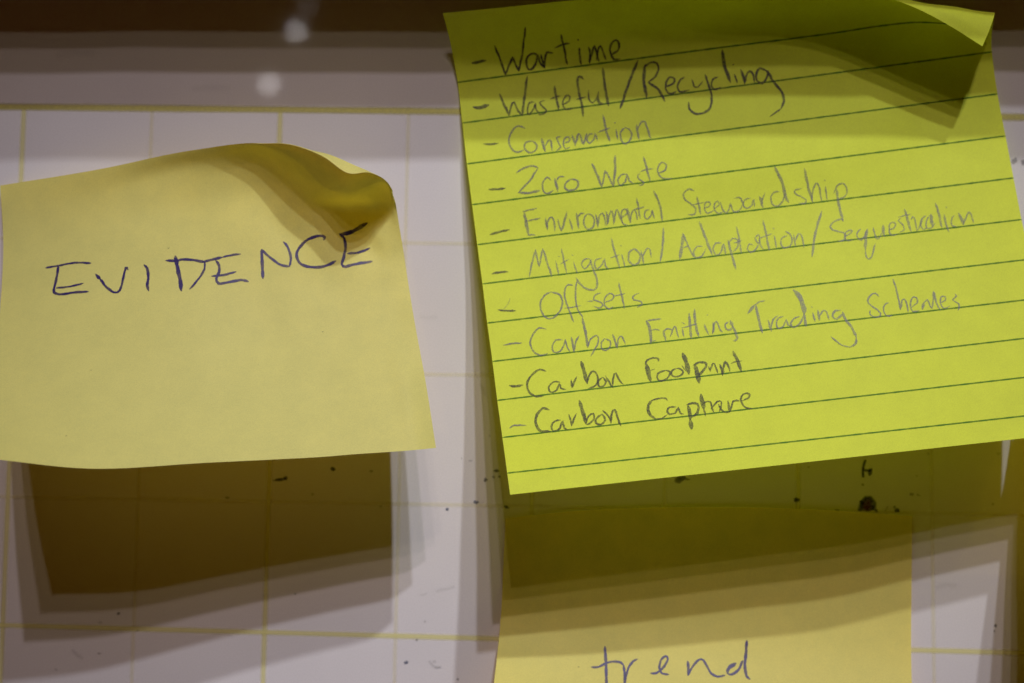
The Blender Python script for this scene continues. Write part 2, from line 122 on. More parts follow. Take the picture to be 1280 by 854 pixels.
 ('list', 'Mitigation', 0.5, [(0.343,[(88,537),(90,531),(92,525),(94,518),(96,512),(99,506),(101,499),(104,493),(107,486)]),(0.343,[(107,486),(107,493),(107,500),(108,506),(108,513),(109,519)]),(0.343,[(109,519),(111,514),(113,509),(114,504),(116,498),(118,492),(120,486)]),(0.388,[(120,486),(122,493),(123,500),(124,508),(125,514),(126,521),(128,527),(129,534),(130,541)]),(0.299,[(141,512),(142,519),(142,525),(143,532),(143,539)]),(0.256,[(147,504),(150,505)]),(0.343,[(155,491),(155,497),(156,503),(156,508),(156,514),(157,520),(157,526),(158,532),(158,539)]),(0.256,[(149,519),(166,512)]),(0.299,[(174,518),(175,525),(176,531),(177,536),(178,541)]),(0.256,[(172,504),(175,506)]),(0.299,[(205,516),(199,515),(194,516),(190,520),(188,525),(190,531),(193,534),(198,531),(203,525),(206,521),(208,517)]),(0.388,[(205,517),(206,523),(207,530),(209,537),(210,543),(212,549),(213,556),(213,561),(212,569),(209,574),(205,576),(199,575),(193,573),(187,569),(183,564),(179,559),(177,554),(175,549)]),(0.321,[(227,517),(221,518),(216,519),(213,523),(212,528),(213,534),(216,537),(221,534),(227,529),(230,523),(232,519),(232,525),(232,533),(234,536),(237,540)]),(0.388,[(250,482),(251,489),(251,496),(252,503),(253,510),(254,516),(255,522),(256,528),(257,535),(258,541)]),(0.256,[(243,519),(261,515)]),(0.299,[(265,515),(268,539)]),(0.299,[(265,498),(267,499)]),(0.388,[(289,507),(283,510),(279,513),(277,520),(276,527),(279,533),(283,537),(288,537),(294,535),(297,529),(299,523),(298,517),(295,512),(292,509),(289,507)]),(0.388,[(302,512),(302,519),(303,525),(303,532),(303,538)]),(0.299,[(304,523),(308,516),(312,511),(315,509),(318,511),(319,515),(319,521),(319,527)])]),
 ('list', 'slash after Mitigation', 0.6, [(0.388,[(349,475),(348,482),(347,488),(346,494),(345,500),(343,507),(342,513),(340,519),(338,526),(336,532),(334,538)])]),
 ('list', 'Adaptation', 0.48, [(0.581,[(384,490),(383,497),(381,504),(379,511),(377,517),(375,524),(373,531),(371,537)]),(0.343,[(385,491),(386,497),(387,503),(389,508),(390,514),(392,520),(394,526),(396,532),(398,538)]),(0.256,[(380,517),(392,513)]),(0.299,[(417,518),(411,517),(406,517),(401,522),(398,528),(399,534),(402,538),(407,538),(413,536),(416,532),(419,528),(422,523)]),(0.482,[(417,472),(419,478),(420,485),(422,491),(423,499),(425,504),(426,510),(427,517),(429,523),(431,530),(432,536)]),(0.321,[(452,516),(447,515),(442,515),(438,519),(435,525),(436,532),(439,537),(444,537),(449,533),(452,527),(454,521),(456,518),(457,522),(457,530),(457,538)]),(0.434,[(465,513),(466,519),(466,526),(467,533),(468,540),(469,547),(470,554),(471,562),(472,569)]),(0.299,[(464,520),(469,514),(474,510),(479,511),(483,514),(483,520),(481,527),(476,532),(470,536)]),(0.343,[(484,489),(485,495),(485,501),(486,507),(486,514),(486,520),(486,527),(486,533),(486,540)]),(0.256,[(475,519),(491,516)]),(0.299,[(510,527),(506,525),(503,524),(500,528),(498,533),(500,537),(503,540),(509,539),(514,535),(518,530),(520,525)]),(0.299,[(515,514),(519,511),(522,509),(524,511),(524,515),(523,520),(521,525),(519,524),(517,521),(516,517),(515,514)]),(0.299,[(523,514),(523,522),(523,529),(525,533),(528,537)]),(0.388,[(535,484),(535,490),(536,496),(536,502),(537,509),(537,515),(537,521),(537,528),(538,535),(538,541)]),(0.256,[(523,516),(548,510)]),(0.299,[(551,514),(552,538)]),(0.343,[(551,500),(553,502)]),(0.321,[(575,517),(570,518),(565,520),(562,524),(561,530),(562,535),(565,539),(571,539),(577,537),(581,532),(583,525),(582,519),(580,514),(576,511),(573,509)]),(0.321,[(587,517),(587,523),(587,529),(587,534),(587,539)]),(0.321,[(588,529),(591,524),(594,519),(596,516),(599,517),(601,520),(602,525),(602,531),(602,537),(602,543)])]),
 ('list', 'slash before Sequestration', 0.5, [(0.456,[(645,480),(642,487),(639,493),(635,500),(633,506),(630,512),(627,519),(624,527),(622,533),(620,540),(618,548),(616,555),(614,562)])]),
 ('list', 'Sequestration', 0.48, [(0.343,[(682,503),(681,501),(679,499),(675,499),(670,500),(664,502),(659,506),(656,510),(657,513),(660,517),(665,519),(672,522),(678,524),(681,528),(681,531),(680,535),(676,538),(671,539),(666,539)]),(0.299,[(679,531),(684,530),(689,528),(693,525),(695,523),(693,521),(689,521),(686,522),(682,525),(680,530),(679,534),(680,537),(684,540),(688,540),(694,540)]),(0.321,[(711,521),(707,524),(703,528),(702,533),(703,537),(705,540),(708,542),(712,539),(716,535),(719,529),(722,524)]),(0.531,[(723,523),(721,528),(719,534),(717,540),(716,547),(714,553),(713,560)]),(0.321,[(713,560),(712,567),(712,574),(714,577),(716,579),(719,578),(722,575),(725,569),(728,562),(730,557),(733,551)]),(0.321,[(734,521),(734,526),(735,532),(735,537),(736,541),(738,543),(740,543),(744,539),(748,533)]),(0.531,[(753,519),(752,525),(751,531),(751,536),(752,540)]),(0.321,[(762,529),(767,528),(771,527),(774,524),(776,520),(774,517),(771,516),(767,517),(764,521),(763,527),(762,533),(763,537),(766,540),(771,540),(776,538)]),(0.299,[(788,510),(784,512),(782,514),(785,518),(789,523),(790,528),(790,532),(786,534),(781,536)]),(0.482,[(797,495),(798,501),(799,507),(799,514),(800,519),(800,525),(801,531),(802,537)]),(0.256,[(783,508),(790,507),(797,506),(802,506),(807,505)]),(0.299,[(806,515),(808,512),(810,510),(812,512),(813,517),(813,523),(813,530),(813,537)]),(0.299,[(813,537),(817,533),(820,529),(824,523),(828,517)]),(0.299,[(835,511),(831,513),(826,516),(823,521),(822,527),(823,532),(825,536),(829,535),(834,533)]),(0.631,[(845,510),(845,515),(844,519),(844,525),(844,531)]),(0.299,[(843,511),(838,516),(834,521),(832,528),(832,534),(836,535),(841,535),(845,532),(849,527)]),(0.434,[(857,491),(858,496),(859,502),(859,508),(860,513),(860,519),(860,525),(860,531),(861,536)]),(0.388,[(869,513),(869,519),(869,524),(869,530),(870,535),(871,541),(872,546)]),(0.299,[(874,500),(876,502)]),(0.299,[(887,517),(883,520),(881,524),(879,529),(880,535),(883,537),(888,538)]),(0.581,[(895,514),(897,520),(899,526),(900,531),(901,536)]),(0.321,[(900,536),(903,530),(907,524),(910,518),(913,514),(915,515),(917,520),(918,527),(919,535)])]),
 ('list', 'bullet dash before Off-sets', 0.85, [(0.377,[(23,592),(29,594),(34,595),(40,596),(45,597),(50,597),(55,598)])]),
 ('list', 'faint stray tick above the Off-sets dash', 0.22, [(0.274,[(48,573),(46,577),(44,581),(42,584),(39,587),(36,590),(33,592)])]),
 ('list', 'Off-sets', 0.6, [(0.343,[(125,570),(118,572),(112,575),(109,579),(105,583),(103,588),(102,594),(102,601),(103,606),(106,614),(111,619),(116,621),(123,620),(128,617),(132,613),(137,609),(140,604),(142,599),(144,593),(144,587),(143,581),(140,577),(136,574),(130,572),(125,570)]),(0.176,[(139,575),(144,590)]),(0.321,[(167,562),(163,561),(159,560),(155,562),(152,567),(150,573),(149,581),(150,588),(151,595),(153,603),(154,609),(156,615),(157,621),(158,627),(160,633)]),(0.321,[(176,554),(174,560),(172,566),(171,573),(170,580),(169,588),(169,595),(169,601),(170,606),(171,611),(174,618),(178,625)]),(0.216,[(146,604),(152,604),(158,604),(164,604),(171,603),(178,603)]),(0.256,[(190,596),(202,597)]),(0.299,[(217,583),(211,584),(206,586),(203,590),(202,594),(207,597),(213,600),(217,603),(218,607),(215,610),(210,612),(206,610),(201,607)]),(0.299,[(220,603),(226,601),(232,600),(237,598),(240,594),(240,590),(237,587),(233,586),(228,589),(223,594),(221,601),(221,608),(225,613),(229,616),(233,614),(237,612)]),(0.343,[(253,568),(253,575),(254,583),(255,590),(256,597),(256,604),(257,611),(257,618)]),(0.256,[(239,592),(262,590)]),(0.299,[(288,592),(281,594),(276,597),(275,600),(277,604),(283,606),(289,608),(291,612),(290,615),(286,617),(281,619)])]),
 ('list', 'bullet dash before Carbon Emitting', 0.65, [(0.36,[(24,661),(30,661),(36,660),(42,660),(48,660),(53,661),(59,661)])]),
 ('list', 'Carbon (Emitting line)', 0.6, [(0.343,[(107,640),(100,637),(94,636),(88,640),(82,646),(79,651),(76,656),(74,661),(74,667),(75,673),(77,678),(80,683),(84,686),(89,689),(96,689),(103,687)]),(0.299,[(134,664),(128,663),(122,663),(117,668),(114,673),(113,680),(115,686),(120,687),(126,686),(130,683),(133,678),(136,674),(138,668),(139,664),(140,670),(141,679),(143,684),(145,689)]),(0.388,[(151,661),(152,669),(152,676),(152,683),(152,690)]),(0.343,[(152,690),(154,684),(156,677),(158,671),(162,665),(166,660)]),(0.482,[(177,626),(177,633),(178,640),(178,647),(179,654),(179,661),(179,669),(179,676),(179,684)]),(0.299,[(179,684),(181,679),(183,674),(186,669),(192,665),(198,663),(200,665),(201,669),(200,675),(197,682),(193,687),(189,692),(186,697),(182,702)]),(0.299,[(212,671),(209,674),(205,678),(204,684),(204,689),(207,693),(211,694),(216,692),(220,688),(222,683),(222,677),(218,674),(212,671)]),(0.388,[(228,665),(230,673),(231,680),(232,687),(233,693)]),(0.299,[(233,690),(235,684),(236,678),(238,674),(242,670),(245,671),(246,675),(248,681),(249,687)])]),
 ('list', 'Emitting', 0.55, [(0.581,[(294,647),(296,652),(298,658),(298,664),(298,671),(298,677),(297,684),(296,690)]),(0.343,[(293,647),(300,646),(307,646),(314,646),(322,646)]),(0.299,[(298,666),(304,665),(309,665),(313,666),(316,668)]),(0.256,[(297,687),(306,686)]),(0.434,[(322,669),(323,673),(323,678),(324,683),(324,689)]),(0.299,[(323,671),(326,668),(330,666),(334,667),(338,669),(339,671),(338,674),(336,678),(333,682)]),(0.299,[(338,674),(340,669),(343,665),(344,663),(346,664),(347,669),(347,676),(348,681),(349,686)]),(0.299,[(358,668),(358,673),(358,677),(358,681),(359,685)]),(0.216,[(358,657),(364,661)]),(0.482,[(375,642),(374,649),(374,656),(373,663),(373,670),(372,676),(372,683),(372,690)]),(0.482,[(386,635),(385,642),(384,649),(384,656),(383,662),(384,667),(384,672),(384,677),(385,682),(386,688)]),(0.256,[(357,667),(364,667),(371,666),(376,665),(381,664),(387,663)]),(0.388,[(400,666),(400,670),(401,675),(403,681),(404,686)]),(0.216,[(407,650),(409,648)]),(0.434,[(416,664),(416,670),(416,675),(414,681),(412,686)]),(0.299,[(412,684),(414,679),(415,673),(417,669),(420,664),(422,663),(424,666),(425,671),(426,676),(427,680),(429,683),(431,685)]),(0.343,[(444,667),(441,668),(438,670),(437,675),(438,679),(441,682),(445,682),(448,680),(451,676)]),(0.683,[(448,665),(451,676)]),(0.434,[(450,673),(452,680),(454,687),(455,693),(456,697),(455,701),(453,703),(451,704),(448,704)])]),
 ('list', 'Trading', 0.55, [(0.557,[(482,655),(496,641)]),(0.36,[(496,641),(502,638),(507,635),(512,635),(516,635)]),(0.506,[(499,640),(499,647),(499,654),(500,660),(500,667),(501,674),(501,681),(502,688),(503,695)]),(0.407,[(517,672),(518,678),(518,684),(519,689),(520,694)]),(0.314,[(520,688),(522,682),(524,677),(526,672),(531,668),(537,665)]),(0.314,[(546,668),(541,669),(537,670),(533,674),(531,680),(531,686),(533,690),(538,690),(543,687),(547,680),(550,675),(551,680),(552,686),(555,687),(559,687)]),(0.337,[(575,672),(569,673),(564,675),(560,679),(557,683),(558,689),(561,692),(567,690),(574,685),(578,680),(581,673)]),(0.886,[(571,621),(574,625),(577,629),(580,634),(582,640),(583,646),(584,652),(585,658),(585,663),(584,668)]),(0.506,[(584,668),(584,692)]),(0.36,[(600,668),(602,685)]),(0.269,[(599,656),(601,658)]),(0.407,[(610,664),(610,684)]),(0.337,[(611,677),(615,671),(618,667),(622,666),(625,669),(626,673),(627,679),(628,685)]),(0.407,[(651,669),(645,669),(641,669),(637,673),(635,678),(637,683),(642,685),(647,682),(653,677)]),(0.506,[(654,673),(655,679),(657,686),(659,692),(663,698),(666,704),(668,711),(670,718),(671,725)]),(0.456,[(671,725),(670,732),(667,738),(662,741),(656,743)]),(0.314,[(656,743),(651,741),(646,739),(642,737),(638,733),(635,729),(632,726),(629,722),(626,718)])]),
 ('list', 'Schemes', 0.6, [(0.326,[(723,652),(721,648),(718,645),(713,645),(708,648),(704,652),(702,657),(703,662),(707,667),(711,671),(716,675),(719,679),(722,684),(721,688),(718,690),(712,690),(707,688),(703,684),(703,680),(704,676)]),(0.284,[(740,666),(736,666),(733,667),(729,672),(728,679),(729,685),(732,690),(737,691),(742,690)]),(0.326,[(753,622),(754,628),(755,633),(756,639),(756,644),(757,651),(757,658),(758,664),(758,670),(758,677),(758,682)]),(0.326,[(759,681),(761,674),(762,668),(764,663),(768,662),(770,666),(771,672),(771,680),(771,688)]),(0.305,[(779,679),(785,675),(790,672),(791,667),(790,662),(786,660),(783,661),(780,665),(778,670),(777,676),(777,682),(779,687),(784,688),(791,687)]),(0.552,[(797,685),(802,673)]),(0.305,[(802,673),(806,670),(809,668),(811,673),(812,680),(813,683),(815,686)]),(0.326,[(815,686),(817,679),(819,672),(821,667),(822,658),(823,654),(824,658),(824,664),(824,672),(825,678),(827,685),(830,691)]),(0.284,[(833,677),(838,675),(842,673),(843,669),(842,666),(839,665),(835,666),(833,671),(832,677),(833,683),(836,688),(841,688),(848,685)]),(0.284,[(861,663),(863,666),(863,668),(859,671),(855,674),(858,677),(863,681),(865,683),(865,686),(864,691),(861,696)])]),
 ('list', 'bullet dash before Carbon Footprint', 0.71, [(0.554,[(26,740),(31,742),(37,743),(43,743),(50,742)])]),
 ('list', 'Carbon (Footprint line)', 0.71, [(0.407,[(96,721),(91,718),(85,716),(79,718),(74,721),(69,725),(64,730),(60,736),(58,742),(58,750),(60,757),(63,761),(68,765),(72,768),(79,768),(85,768)]),(0.337,[(119,745),(113,743),(107,743),(101,747),(97,752),(97,758),(99,762),(104,763),(111,760),(115,753),(118,747),(119,751),(119,757),(123,759),(128,761)]),(0.36,[(140,743),(140,747),(140,752),(140,755),(140,759)]),(0.36,[(140,759),(142,755),(144,750),(147,745),(151,738)]),(0.663,[(163,710),(164,716),(165,722),(166,729),(167,735),(167,741),(168,747),(169,754)]),(0.36,[(169,754),(171,747),(173,741),(176,736),(180,732),(183,731),(187,734),(189,739),(190,747),(188,754),(184,759),(179,762),(174,763),(169,764)]),(0.36,[(199,745),(194,748),(190,751),(189,756),(189,761),(192,763),(197,763),(201,760),(204,754),(202,750),(199,745)]),(0.36,[(204,743),(207,750),(210,757),(212,763),(215,768)]),(0.36,[(215,765),(216,758),(217,752),(219,747),(221,741),(224,740),(226,746),(228,753),(231,759),(235,764)])]),
 ('list', 'Footprint', 0.71, [(0.829,[(283,730),(283,737),(284,745),(284,751),(285,758),(286,764)]),(0.36,[(280,731),(282,726),(285,722),(290,720),(296,719),(302,720),(305,721),(306,724),(305,727)]),(0.185,[(288,743),(297,741)]),(0.36,[(317,746),(311,747),(306,748),(301,751),(299,756),(299,760),(301,764),(305,766),(311,765),(316,763),(320,759),(323,754),(324,750),(321,748),(317,746)]),(0.36,[(336,745),(332,746),(328,748),(326,752),(326,756),(328,759),(332,761),(337,761),(341,760),(345,758),(348,754),(347,750),(344,747),(340,745),(336,745)]),(0.185,[(347,740),(354,753)]),(0.829,[(352,717),(353,722),(355,728),(356,734),(357,740),(357,746),(358,752),(358,758)]),(0.886,[(371,742),(372,747),(373,753),(373,758),(374,764),(374,771),(374,778)]),(0.456,[(369,742),(374,740),(380,738),(386,739),(391,740),(392,743),(392,747),(388,752),(383,757),(379,761),(374,763)]),(0.36,[(396,749),(398,758)]),(0.314,[(397,758),(400,752),(403,746),(405,743),(407,744),(408,747),(409,753),(410,758),(411,764)]),(0.456,[(417,747),(418,752),(419,758),(419,764),(419,769)]),(0.407,[(419,769),(421,763),(422,756),(424,751),(426,745),(427,743),(430,746),(432,752),(433,757),(433,763)]),(0.61,[(445,725),(446,731),(448,736),(450,742),(451,747),(452,753),(453,759),(454,766)]),(0.226,[(437,748),(442,746),(448,745),(453,745),(458,745)])]),
 ('list', 'bullet dash before Carbon Capture', 0.63, [(0.326,[(15,825),(18,823),(21,821),(25,820),(30,821),(35,821),(40,822),(46,823)])]),
 ('list', 'Carbon (Capture line)', 0.71, [(0.506,[(92,797),(87,794),(81,792),(77,795),(73,799),(69,803),(66,810),(64,818),(65,825),(67,832),(69,836),(73,839),(78,840),(83,840),(89,841)]),(0.36,[(110,820),(105,820),(100,821),(95,825),(92,831),(92,837),(94,841),(100,841),(107,837),(109,832),(112,825),(114,822),(114,828),(115,837),(118,840),(122,842)]),(0.36,[(127,811),(128,818),(129,824),(129,830),(129,835)]),(0.36,[(129,835),(132,828),(135,821),(138,816),(141,811)]),(0.663,[(150,786),(151,793),(152,801),(153,808),(154,814),(155,821),(155,827),(156,834)]),(0.36,[(156,834),(158,828),(160,823),(163,819),(168,815),(172,815),(173,819),(172,826),(168,830),(163,834),(160,835),(157,836)]),(0.407,[(188,818),(182,821),(177,825),(174,830),(174,834),(178,838),(183,839),(188,836),(192,831),(191,824),(188,818)]),(0.314,[(190,811),(195,817),(199,824),(201,831),(202,839)]),(0.407,[(202,838),(203,831),(204,824),(206,819),(209,813),(212,812),(214,817),(215,826),(216,832),(217,839),(219,846)])]),
 ('list', 'Capture', 0.71, [(0.36,[(311,806),(310,803),(308,801),(302,800),(295,800),(289,801),(283,802)]),(0.557,[(283,802),(279,806),(275,811),(274,815),(273,820),(274,826),(276,832),(280,836),(284,840)]),(0.314,[(284,840),(290,841),(296,841),(301,838),(307,834)]),(0.36,[(325,821),(319,820),(314,820),(310,822),(308,826),(308,830),(311,834),(316,834),(322,833),(326,827),(329,823),(330,828),(331,834),(333,836),(337,837)]),(0.663,[(347,820),(348,827),(348,834),(348,839),(348,845),(347,850)]),(1.003,[(347,850),(347,854),(347,858),(347,863),(347,867)]),(0.456,[(345,819),(350,818),(356,817),(361,818),(365,820),(366,824),(366,828),(364,833),(362,838),(357,842),(351,845)]),(0.829,[(374,802),(374,808),(374,814),(375,819),(375,826),(375,831)]),(0.36,[(375,831),(376,846)]),(0.314,[(373,823),(376,820),(380,818),(384,817),(389,819),(390,824),(390,831),(391,837),(393,842)]),(0.314,[(388,833),(393,828),(397,824),(401,820),(406,819),(409,821),(408,827),(406,833),(404,837),(402,841)]),(0.314,[(403,825),(404,830),(406,836),(409,840),(412,843),(416,844),(420,843),(423,842)]),(0.456,[(421,821),(421,827),(421,833),(421,838),(421,843)]),(0.36,[(423,842),(425,835),(428,828),(430,823),(437,822),(443,824)]),(0.36,[(447,824),(453,822),(459,820),(461,817),(462,814),(461,812),(458,810),(455,810),(451,811),(447,815),(445,820),(445,825),(446,830),(448,835),(452,839),(457,841),(463,842)])]),
 ('evidence', 'letter E', 1, [(0.408,[(118,274),(127,275),(136,276),(144,277),(154,278),(162,279),(170,279),(179,280),(188,281),(196,282),(207,285),(218,288),(228,292),(239,295)]),(0.529,[(152,279),(151,291),(150,303),(148,315),(147,324),(145,334),(143,344),(142,351),(143,359),(148,364),(157,369),(169,371),(178,372),(188,372),(198,373),(206,374),(215,376),(224,377),(233,379)]),(0.408,[(148,347),(157,348),(165,350),(174,351),(183,352),(192,352),(201,352),(211,352),(220,351)])]),
 ('evidence', 'letter V', 1, [(0.657,[(252,332),(264,349)]),(0.467,[(264,349),(270,358),(275,368),(281,376),(288,383),(295,390),(301,394),(309,395),(315,391),(318,384),(321,375),(323,364),(325,355),(327,344),(330,334),(331,328),(334,329),(337,336)])]),
 ('evidence', 'letter I', 1, [(0.529,[(379,329),(383,334),(387,340),(389,350),(390,362),(390,371),(388,380),(387,388),(389,397),(391,404)])]),
 ('evidence', 'letter D', 1, [(0.724,[(459,317),(460,326),(462,335),(463,343),(465,352),(466,362),(468,371),(470,381),(471,389),(472,399),(472,407),(473,415)]),(0.529,[(435,326),(443,327),(451,329),(459,330),(466,330),(474,329),(482,330),(489,331),(497,333),(505,335),(511,337),(518,340),(524,342),(530,345)]),(0.35,[(456,322),(462,328),(466,334),(465,339),(463,343)]),(0.408,[(530,345),(530,354),(529,363),(525,371),(521,379),(515,387),(510,393),(505,400),(499,407),(493,413)])]),
 ('evidence', 'second letter E', 1, [(0.529,[(525,344),(528,343),(535,342),(542,341),(550,340),(560,339),(569,338)]),(0.408,[(569,338),(576,337),(583,336),(590,336),(597,335),(605,335),(612,335)]),(0.529,[(555,344),(559,350),(562,357),(563,366),(562,375),(558,384),(555,392),(556,399),(560,405),(565,406),(572,405),(580,404),(587,403),(595,402),(603,401),(610,400),(619,402),(627,405)]),(0.467,[(545,384),(552,384),(558,384),(565,384),(572,384),(579,383),(586,381),(593,380),(600,378)])]),
 ('evidence', 'letter N', 1, [(0.592,[(663,397),(663,388),(663,380),(663,371),(663,363),(663,354),(663,344),(663,335),(663,326)]),(0.467,[(663,326),(669,331),(674,336),(680,340),(686,344),(693,348),(700,352),(707,356),(714,358),(722,359),(729,359),(737,359)]),(0.467,[(737,359),(739,352),(741,344),(742,336),(741,326),(738,315),(735,307),(730,300),(724,296)])]),
 ('evidence', 'letter C', 1, [(0.529,[(821,304),(823,302),(824,299),(820,297),(812,296),(805,296),(796,296),(787,296),(780,298),(774,301),(768,306),(763,311),(759,318),(757,325),(757,332),(759,339),(762,346),(767,351),(773,354),(780,357),(787,358),(795,359),(802,359),(810,358),(817,356),(824,353),(832,349),(839,344),(845,340)])]),
 ('evidence', 'last letter E', 1, [(0.724,[(856,284),(863,280),(870,277),(877,273),(885,269),(893,263),(901,257),(908,249),(915,241),(922,232)]),(0.529,[(855,283),(860,285),(865,289),(866,295),(867,302),(867,309),(866,316),(864,322),(863,329),(860,337),(858,344),(861,348),(867,348),(873,345),(882,341),(892,338),(900,335),(909,333),(918,330),(926,326)]),(0.467,[(871,320),(880,318),(888,317),(897,315),(904,312),(911,309),(918,304),(924,298)])]),
 ('trend', 'letter t', 1, [(0.553,[(285,361),(285,371),(286,382),(286,392),(287,403),(287,412),(287,422),(287,432),(287,441),(287,450),(287,460),(287,469),(287,478),(287,487)]),(0.436,[(248,417),(257,418),(267,417),(274,414),(281,410),(289,406),(297,404),(305,403),(311,403),(320,404),(326,406),(331,411),(335,417)])]),
 ('trend', 'letter r', 1, [(0.553,[(333,415),(334,423),(335,431),(336,440),(336,450),(335,461),(333,471)]),(0.436,[(335,456),(337,447),(340,438),(343,429),(345,422),(349,414),(354,408),(358,403),(364,399),(370,397)])]),
 ('trend', 'letter e', 1, [(0.436,[(402,436),(409,437),(417,436),(424,431),(431,425),(437,418),(441,411),(445,403),(447,397),(445,391),(441,389),(436,392),(430,399),(428,405),(426,413),(425,420),(427,430),(431,437),(439,439),(448,440)])]),
 ('trend', 'letter n', 1, [(0.553,[(495,404),(496,414),(496,423),(496,433),(495,443)]),(0.436,[(495,443),(498,435),(501,428),(505,421),(510,413),(516,405),(521,400),(527,398),(532,401),(536,409),(540,418),(544,428),(548,437),(555,443),(563,447),(571,446),(580,443)])]),
 ('trend', 'letter d', 1, [(0.739,[(605,410),(599,415),(593,419),(589,424),(586,431),(586,438)]),(0.494,[(586,438),(590,441),(595,441),(602,437),(610,429),(614,422),(617,412),(621,403)]),(0.553,[(631,348),(630,357),(629,367),(629,376),(628,385),(627,395),(626,404),(625,413),(625,422),(626,431),(627,439),(628,445),(631,450),(635,454)])]),
]

# ------------------------------------------------------------------ helpers
def hermite(xs, ys, x):
    xs = np.asarray(xs, float); ys = np.asarray(ys, float); x = np.atleast_1d(np.asarray(x, float))
    n = len(xs); h = np.diff(xs); d = np.diff(ys, axis=0) / h[:, None]
    m = np.empty_like(ys); m[0] = d[0]; m[-1] = d[-1]
    for i in range(1, n - 1):
        m[i] = (d[i - 1] * h[i] + d[i] * h[i - 1]) / (h[i] + h[i - 1])
    i = np.clip(np.searchsorted(xs, x, side='right') - 1, 0, n - 2)
    H = h[i][:, None]; t = ((x - xs[i]) / h[i])[:, None]
    return ((2*t**3 - 3*t**2 + 1) * ys[i] + (t**3 - 2*t**2 + t) * H * m[i]
            + (-2*t**3 + 3*t**2) * ys[i + 1] + (t**3 - t**2) * H * m[i + 1])


class Sheet:
    """a bent sheet of paper; P[j, i] is the point at t=j/N down and s=i/N across, in metres"""
    N = 220

    def __init__(self, cols):
        q = np.linspace(0, 1, self.N + 1)
        C = np.array([hermite([p[0] for p in c], [p[1:] for p in c], q) for _, c in cols])
        R = hermite([s for s, _ in cols], C.reshape(len(cols), -1), q)
        self.P = R.reshape(self.N + 1, self.N + 1, 3).transpose(1, 0, 2) * 0.001
        du = np.gradient(self.P, axis=1); dv = np.gradient(self.P, axis=0)
        n = np.cross(du, -dv)
        self.n = -n / np.linalg.norm(n, axis=2)[..., None]
        if self.n[self.N // 2, self.N // 2, 1] > 0:
            self.n = -self.n

    def at(self, s, t, A=None):
        A = self.P if A is None else A
        a = min(max(s, -.002), 1.002) * self.N; b = min(max(t, -.002), 1.002) * self.N
        i = int(min(max(math.floor(a), 0), self.N - 1)); j = int(min(max(math.floor(b), 0), self.N - 1))
        u = a - i; v = b - j
        return (A[j, i]*(1-u)*(1-v) + A[j, i+1]*u*(1-v) + A[j+1, i]*(1-u)*v + A[j+1, i+1]*u*v)

    def mesh(self, name):
        N = self.N
        me = bpy.data.meshes.new(name)
        verts = self.P.reshape(-1, 3).tolist()
        k = N + 1
        faces = [(j*k+i, (j+1)*k+i, (j+1)*k+i+1, j*k+i+1) for j in range(N) for i in range(N)]
        me.from_pydata(verts, [], faces)
        uv = me.uv_layers.new(name='UVMap')
        vi = np.empty(len(me.loops), dtype=np.int32); me.loops.foreach_get('vertex_index', vi)
        c = np.stack([(vi % k) / N, 1 - (vi // k) / N], -1).ravel()
        uv.data.foreach_set('uv', c)
        me.polygons.foreach_set('use_smooth', [True] * len(me.polygons))
        return me


def link(name, me, m, parent=None, label=None):
    o = bpy.data.objects.new(name, me)
    col.objects.link(o)
    if m: me.materials.append(m)
    if parent: o.parent = parent
    if label: o['label'] = label
    return o


def thing(name, label, cat, group=None):
    o = bpy.data.objects.new(name, None)
    o.empty_display_size = 0.01
    col.objects.link(o)
    o['label'] = label; o['category'] = cat
    if group: o['group'] = group
    return o


def new_mat(name):
    m = bpy.data.materials.new(name); m.use_nodes = True
    nt = m.node_tree; nt.nodes.clear()
    out = nt.nodes.new('ShaderNodeOutputMaterial')
    return m, nt, out


def noise(nt, vec, scale, detail=3, rough=.6):
    n = nt.nodes.new('ShaderNodeTexNoise')
    n.inputs['Scale'].default_value = scale; n.inputs['Detail'].default_value = detail
    n.inputs['Roughness'].default_value = rough
    nt.links.new(vec, n.inputs['Vector'])
    return n.outputs['Fac']


def ramp(nt, fac, a, b, ca, cb):
    r = nt.nodes.new('ShaderNodeMapRange')
    r.inputs['From Min'].default_value = a; r.inputs['From Max'].default_value = b
    r.inputs['To Min'].default_value = ca; r.inputs['To Max'].default_value = cb
    nt.links.new(fac, r.inputs['Value'])
    return r.outputs['Result']


def mul_colour(nt, colour, fac):
    x = nt.nodes.new('ShaderNodeVectorMath'); x.operation = 'SCALE'
    x.inputs[0].default_value = colour
    nt.links.new(fac, x.inputs['Scale'])
    return x.outputs['Vector']


